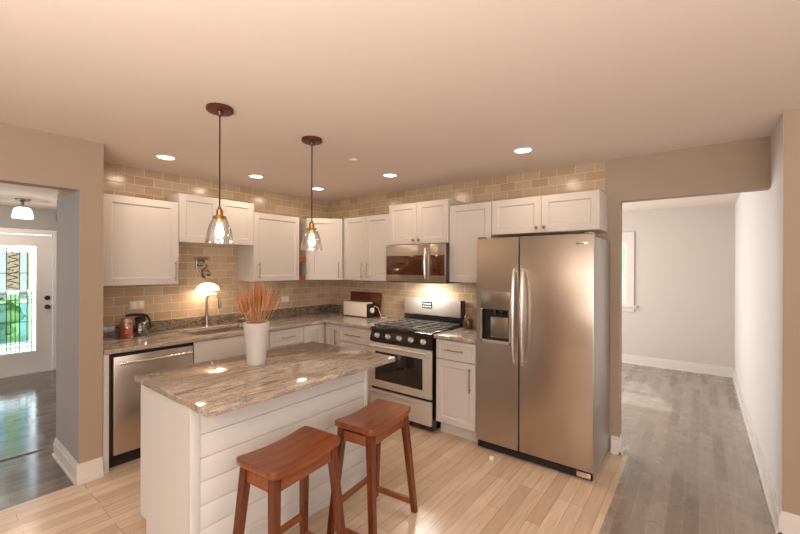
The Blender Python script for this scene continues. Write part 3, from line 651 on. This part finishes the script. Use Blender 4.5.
# ------------------------------------------------------------------ island
ix0, ix1, iy0, iy1 = 1.57, 2.195, -2.80, -1.588
t = thing('kitchen_island', 'white shiplap kitchen island with overhanging granite top', 'kitchen island', (0, 0, 0))
m = MB(); m.box((ix0+.02, iy0+.012, .13), (ix1-.022, iy1-.012, BH)); m.box((ix0+.09, iy0+.012, 0), (ix1-.022, iy1-.012, .13)); m.build('body', 'groove', t, smooth=False)
m = MB(); zs = [0] + [.043+.114*k for k in range(0, 8)]; zs = [z for z in zs if z < BH] + [BH]
for a, b in zip(zs[:-1], zs[1:]):
    m.cbox((ix1-.022, iy0+.045, a+.0012), (ix1-.004, iy1-.03, b-.0012), .0022)
m.build('shiplap_cladding', 'island', t)
MB().cbox((ix1-.024, iy0-.0, 0), (ix1, iy0+.045, BH), .003).build('corner_trim', 'island', t)
MB().cbox((ix1-.024, iy1-.03, 0), (ix1, iy1+.0, BH), .003).build('corner_trim', 'island', t)
for y0_, y1_ in ((iy0, iy0+.014), (iy1-.014, iy1)):
    MB().prism([(ix0+.09, 0), (ix1-.024, 0), (ix1-.024, BH), (ix0+.016, BH), (ix0+.016, .13), (ix0+.09, .13)], 0, 1).v
    mm = MB(Matrix(((1,0,0,0),(0,0,y1_-y0_,y0_),(0,1,0,0),(0,0,0,1)))); mm.prism([(ix0+.09, 0), (ix1-.024, 0), (ix1-.024, BH), (ix0+.002, BH), (ix0+.002, .13), (ix0+.09, .13)], 0, 1)
    mm.build('end_panel', 'island', t, smooth=False)
X = Matrix.Translation((ix0+.02, iy1-.014, 0)) @ Matrix.Rotation(-R90, 4, 'Z')
wI = (iy1-iy0-.028)/3
for k in range(3):
    m = MB(X); shaker(m, k*wI+.002, (k+1)*wI-.002, .135, BH-.004, 0); o = m.build('door', 'island', t)
    h_ = MB(X); bar(h_, (k*wI+.05, -.02, .6), (k*wI+.05, -.02, .75)); h_.build('handle', 'nickel', o)
o = MB().cbox((1.534, -2.824, BH+.001), (2.414, -1.539, CT), .007).build('countertop', 'granite', t); o['label'] = 'polished brown and grey granite top'

# ------------------------------------------------------------------ stools
def make_stool(label):
    t = thing('bar_stool', label, 'stool', (0, 0, 0), 0, 'wooden saddle seat bar stools at the island')
    L_, Wd, hs = .435, .275, .660
    nx, ny = 12, 24; top = []; bot = []; r = .035
    def zt(u_, v_): return hs - .018*(1-v_*v_) + .0
    m = MB(); vs = []; fs = []
    def outline(u_, v_):        # superellipse-like rounding in plan
        x = u_*Wd/2; y = v_*L_/2
        k = max(0, abs(v_)-.86)/.14; s_ = 1-.07*k*k*1.0
        j = max(0, abs(u_)-.80)/.20
        return x*s_, y*(1-.03*j*j)
    for layer, (dz, ins) in enumerate(((0, .985), (-.010, 1.0), (-.030, .985), (-.036, .94))):
        for i in range(nx+1):
            for j in range(ny+1):
                u_, v_ = -1+2*i/nx, -1+2*j/ny; x, y = outline(u_, v_); vs.append((x*ins, y*(1-(1-ins)*.65), zt(u_, v_)+dz))
    N = (nx+1)*(ny+1); idx = lambda l_, i, j: l_*N+i*(ny+1)+j
    for i in range(nx):
        for j in range(ny):
            fs.append((idx(0,i,j), idx(0,i+1,j), idx(0,i+1,j+1), idx(0,i,j+1))); fs.append((idx(3,i,j), idx(3,i,j+1), idx(3,i+1,j+1), idx(3,i+1,j)))
    for l_ in range(3):
        for i in range(nx):
            for j in (0, ny): fs.append((idx(l_,i,j), idx(l_,i+1,j), idx(l_+1,i+1,j), idx(l_+1,i,j)))
        for j in range(ny):
            for i in (0, nx): fs.append((idx(l_,i,j), idx(l_,i,j+1), idx(l_+1,i,j+1), idx(l_+1,i,j)))
    m.add(vs, fs); m.build('seat', 'stoolwood', t, angle=50)
    tx, ty, bx, by = .098, .178, .150, .222; zt_ = hs-.046
    P = lambda sx, sy, z: Vector((sx*(bx+(tx-bx)*z/zt_), sy*(by+(ty-by)*z/zt_), z))
    for sx in (-1, 1):
        for sy in (-1, 1):
            a = .020; m = MB(); vs = []
            for z in (0, zt_+.012):
                c = P(sx, sy, z); q = a*(.85 if z == 0 else 1.05)
                vs += [c+Vector((-q,-q,0)), c+Vector((q,-q,0)), c+Vector((q,q,0)), c+Vector((-q,q,0))]
            m.add(vs, [(3,2,1,0),(4,5,6,7),(0,1,5,4),(1,2,6,5),(2,3,7,6),(3,0,4,7)]); o = m.build('leg', 'stoolleg', t, smooth=False)
            b_ = o.modifiers.new('b', 'BEVEL'); b_.width = .004; b_.segments = 2
    def rail(name, p, q, hz, th):
        p, q = Vector(p), Vector(q); dn = (q-p).normalized(); sd = Vector((-dn.y, dn.x, 0))*th/2; uz = Vector((0,0,hz/2))
        m = MB(); vs = [c+s1*sd+s2*uz for c in (p, q) for s1, s2 in ((-1,-1),(1,-1),(1,1),(-1,1))]
        m.add(vs, [(0,1,2,3),(7,6,5,4),(0,4,5,1),(1,5,6,2),(2,6,7,3),(3,7,4,0)]); m.build(name, 'stoolwood', t, smooth=False)
    za = hs-.082
    for sx in (-1, 1): rail('apron', P(sx,-1,za), P(sx,1,za), .055, .018); 
    rail('stretcher', P(-1,-1,.17), P(-1,1,.17), .032, .018)
    for sy in (-1, 1): rail('apron', P(-1,sy,za), P(1,sy,za), .055, .018); rail('stretcher', P(-1,sy,.062), P(1,sy,.062), .032, .018)
    return t
s1 = make_stool('red brown wooden saddle stool nearest the camera at the island')
s2 = copy_tree(s1); s2['label'] = 'red brown wooden saddle stool nearer the gas range'
s1.location = (2.505, -2.466, 0); s1.rotation_euler.z = math.radians(5)
s2.location = (2.535, -1.892, 0); s2.rotation_euler.z = math.radians(6.5)

# ------------------------------------------------------------------ vase with wheat
t = thing('vase', 'tall white tapered tin vase on the island', 'vase', (1.85, -2.25, CT))
vp = [(0, 0), (.050, 0), (.053, .004)] + [(.053+.026*(k/8)+(.0012 if k % 2 else 0), .004+.255*k/8) for k in range(1, 9)] + [(.082, .262), (.080, .266), (.076, .262), (.05, .01), (0, .01)]
MB().lathe(vp, n=36).build('body', 'vase', t)
t = thing('dried_wheat', 'bunch of dried reddish wheat standing in the white vase', 'dried flowers', (1.85, -2.25, CT+.02))
st = MB(); hd = MB(); rnd = random.Random(5)
for i in range(60):
    th = rnd.uniform(0, 2*PI); k = rnd.random()**.6; ln = rnd.uniform(.36, .50) - .05*k
    lean = k*.115; rt3 = Vector((.788, .616, 0)); side = math.cos(th)*rt3*1.0 + math.sin(th)*Vector((-.616, .788, 0))*.7
    if side.dot(rt3) > 0: ln += .04
    p0 = Vector((rnd.uniform(-.02, .02), rnd.uniform(-.02, .02), .0)); p1 = p0 + side*.05*k + Vector((0, 0, .24)); p2 = p0+side*(.05*k+lean*.45)+Vector((0, 0, .24+(ln-.24)*.5)); p3 = p0+side*(.05*k+lean*.78)+Vector((0, 0, ln))
    st.tube([p0, p1, p2], .0012, 5)
    hd.tube([p2, p2.lerp(p3, .25), p2.lerp(p3, .6), p3], [.0016, .0042, .0036, .0006], 6, m=i % 2)
    for q in range(4):
        d_ = Vector((rnd.uniform(-1, 1), rnd.uniform(-1, 1), rnd.uniform(.4, 1.2))).normalized()*.035; pa = p2.lerp(p3, rnd.uniform(.3, .95))
        hd.tube([pa, pa+d_*.5+(p3-p2).normalized()*.02, pa+d_*.7+(p3-p2).normalized()*.05], [.0009, .0007, .0003], 4, m=i % 2)
st.build('stems', 'straw', t)['kind'] = 'stuff'; hd.build('seed_heads', ['straw', 'straw2'], t)['kind'] = 'stuff'

# ------------------------------------------------------------------ pendants
def pendant(label, x, y, zb, cup=.146):
    t = thing('pendant_lamp', label, 'pendant lamp', (x, y, H), 0, 'clear glass pendant lamps over the island')
    d0 = zb-H; g0 = d0+cup
    MB().lathe([(0, 0), (.070, 0), (.072, -.006), (.072, -.018), (.066, -.024), (.02, -.026), (.012, -.045), (0, -.045)], n=32).build('canopy', 'canopy', t)
    MB().tube([(0, 0, -.04), (0, 0, g0+.055)], .0042, 8).build('cord', 'cordm', t)
    MB().lathe([(0, g0+.062), (.008, g0+.06), (.012, g0+.045), (.018, g0+.042), (.018, g0+.012), (.034, g0+.008), (.036, g0-.004), (.02, g0-.008), (.016, g0-.03), (0, g0-.03)], n=24).build('socket', 'brass', t)
    pf = [(.032, g0), (.042, g0-.015), (.055, g0-.045), (.066, g0-.085), (.073, g0-.13), (.074, d0)]
    MB().shell(pf+[(r-.0025, z) for r, z in reversed(pf)], n=40).build('glass_shade', 'clear', t)
    MB().lathe([(0, g0-.028), (.011, g0-.032), (.013, g0-.045), (.020, g0-.065), (.024, g0-.085), (.020, g0-.105), (.010, g0-.116), (0, g0-.118)], n=20).build('bulb', 'bulb', t)
pendant('clear glass pendant lamp hanging nearer the camera, above the vase', 1.925, -2.528, 1.663)
pendant('clear glass pendant lamp hanging farther from the camera, near the corner', 1.914, -1.865, 1.648)

# ------------------------------------------------------------------ recessed lights
def downlight(label, x, y, p=9, z=H, vis=True):
    t = thing('recessed_light', label, 'ceiling light', (x, y, z), 0, 'recessed ceiling lights')
    MB().shell([(.086, -.001), (.088, -.006), (.066, -.009), (.058, -.003), (.058, -.001)], n=32).build('trim_ring', 'trim', t)
    MB().lathe([(0, -.0015), (.060, -.0015), (.060, -.0035), (0, -.0035)], n=32).build('lens', 'lamp', t)
    l = bpy.data.lights.new('downlight', 'AREA'); l.shape = 'DISK'; l.size = .12; l.energy = p; l.color = WARM
    o = bpy.data.objects.new('downlight', l); col.objects.link(o); o.location = (x, y, z-.012)
PW = 2.2
downlight('recessed ceiling light nearest the left pier, above the dishwasher', .605, -2.308, PW)
downlight('recessed ceiling light above the sink', .590, -1.486, PW)
downlight('recessed ceiling light closest to the tiled corner', .602, -.712, PW)
downlight('recessed ceiling light in front of the microwave', 1.674, -.713, PW)
downlight('recessed ceiling light in front of the refrigerator', 2.995, -.716, PW)
for x, y in ((3.0, -4.6), (5.4, -2.6), (5.4, -4.6)):  # extra lamps added out of view for more light
    downlight('added recessed ceiling light behind the camera', x, y, PW)
tag(MB().lathe([(0, 0), (.045, 0), (.045, -.008), (.03, -.012), (0, -.012)], n=24).build('ceiling_cover', 'ceiling', loc=(1.77, -1.305, H)), 'small round blank cover on the ceiling between pendants and range', 'ceiling cover')

# ------------------------------------------------------------------ counter things
def outlet(label, loc, rz):
    t = thing('wall_outlet', label, 'outlet', loc, rz, 'outlets on the tiled walls')
    MB().cbox((-.058, -.006, -.038), (.058, -.0005, .038), .002).build('plate', 'plate', t)
    for x in (-.026, .026): MB().cbox((x-.017, -.0078, -.026), (x+.017, -.0055, .026), .001).build('socket', 'whiteplastic', t)
outlet('pale outlet plate on the tile above the orange jar', (0, -2.319, 1.177), R90)
outlet('pale outlet plate on the tile left of the corner', (0, -.725, 1.13), R90)

tag(MB(Matrix.Translation((.455, -.062, CT+.003)) @ Matrix.Rotation(math.radians(-5), 4, 'X')).cbox((0, 0, 0), (.52, .022, .295), .004).build('cutting_board', 'boardwood'), 'large dark red wooden cutting board leaning against the tile', 'cutting board')
t = thing('toaster', 'long white toaster in front of the dark cutting board', 'toaster', (.50, -.215, CT+.001))
MB().cbox((0, -.0, .008), (.40, .12, .185), .014).build('body', 'whiteplastic', t)
MB().box((.04, .03, .1835), (.36, .05, .1862)).box((.04, .07, .1835), (.36, .09, .1862)).build('slot', 'blackmat', t, smooth=False)
MB().cbox((.398, .004, .004), (.43, .116, .17), .008).build('end_cap', 'blackmat', t)['label'] = 'black end cap'
MB().lathe([(.0, 0), (.032, .0), (.030, .02), (0, .022)], (.43, .06, .09), 20, axis='x').build('dial', 'whiteplastic', t)
MB().cbox((.43, .05, .135), (.45, .075, .15), .003).build('lever', 'blackmat', t)
MB().box((.02, .01, 0), (.38, .11, .009)).build('base', 'blackmat', t, smooth=False)
MB(Matrix.Translation((-.50, .215, -CT-.001))).tube([(.932, -.135, CT+.10), (.955, -.12, CT+.145), (.985, -.10, CT+.12), (1.01, -.09, CT+.05), (1.03, -.085, CT+.006), (1.06, -.05, CT+.006), (1.07, -.012, CT+.02)], .0035, 8).build('cord', 'whiteplastic', t)

t = thing('glass_jar', 'glass jar full of orange sweets on the counter beside the pier', 'jar', (.17, -2.45, CT+.001))
pf = [(.048, .0), (.052, .006), (.052, .125), (.040, .15), (.040, .165)]
MB().shell(pf+[(r-.003, z) for r, z in reversed(pf)], n=28).build('glass', 'clear', t)
sw = MB(); rnd = random.Random(2)
sw.lathe([(0, .004), (.042, .004), (.043, .11), (0, .112)], n=18)
for k in range(70):
    a = rnd.uniform(0, 2*PI); z = rnd.uniform(.012, .118); rr = .040; c = (rr*math.cos(a), rr*math.sin(a), z); q = rnd.uniform(.006, .009)
    sw.lathe([(0, -q), (q*.8, -q*.5), (q, 0), (q*.8, q*.5), (0, q)], c, 8)
o = sw.build('sweets', 'orange', t); o['kind'] = 'stuff'
t = thing('coffee_carafe', 'carafe with black lid and curved black handle behind orange jar', 'carafe', (.10, -2.325, CT+.001))
pf = [(.0, .0), (.055, .0), (.062, .02), (.060, .06), (.048, .10), (.040, .12)]
MB().shell(pf[1:]+[(r-.003, z+.002) for r, z in reversed(pf[1:])], n=28).build('glass', 'clear', t)
MB().lathe([(0, .03), (.052, .03), (.053, .06), (.044, .10), (.036, .115), (0, .116)], n=24).build('dark_filling', 'blackmat', t)
MB().lathe([(.042, .12), (.044, .15), (.030, .162), (0, .164)], n=24).build('lid', 'blackmat', t)
MB().tube([(.0, -.11, .182), (.0, -.05, .185), (0, .02, .18), (0, .055, .165), (.0, .078, .12), (.0, .085, .05)], [.012, .012, .013, .012, .010, .008], 10).build('handle', 'blackmat', t)
t = thing('amber_jar', 'small amber glass jar on short counter between range and refrigerator', 'jar', (2.225, -.14, CT+.001))
MB().lathe([(0, 0), (.045, 0), (.05, .02), (.05, .075), (.038, .10), (0, .102)], n=24).build('body', 'amber', t)
MB().lathe([(0, .102), (.040, .102), (.040, .112), (.02, .13), (.008, .15), (0, .155)], n=24).build('lid', 'clear', t)
tag(MB().cbox((2.745, -.765, 0.0005), (2.775, -.735, .03), .006).build('floor_wedge', 'whiteplastic'), 'tiny white wedge on the floor in front of the refrigerator', 'wedge')
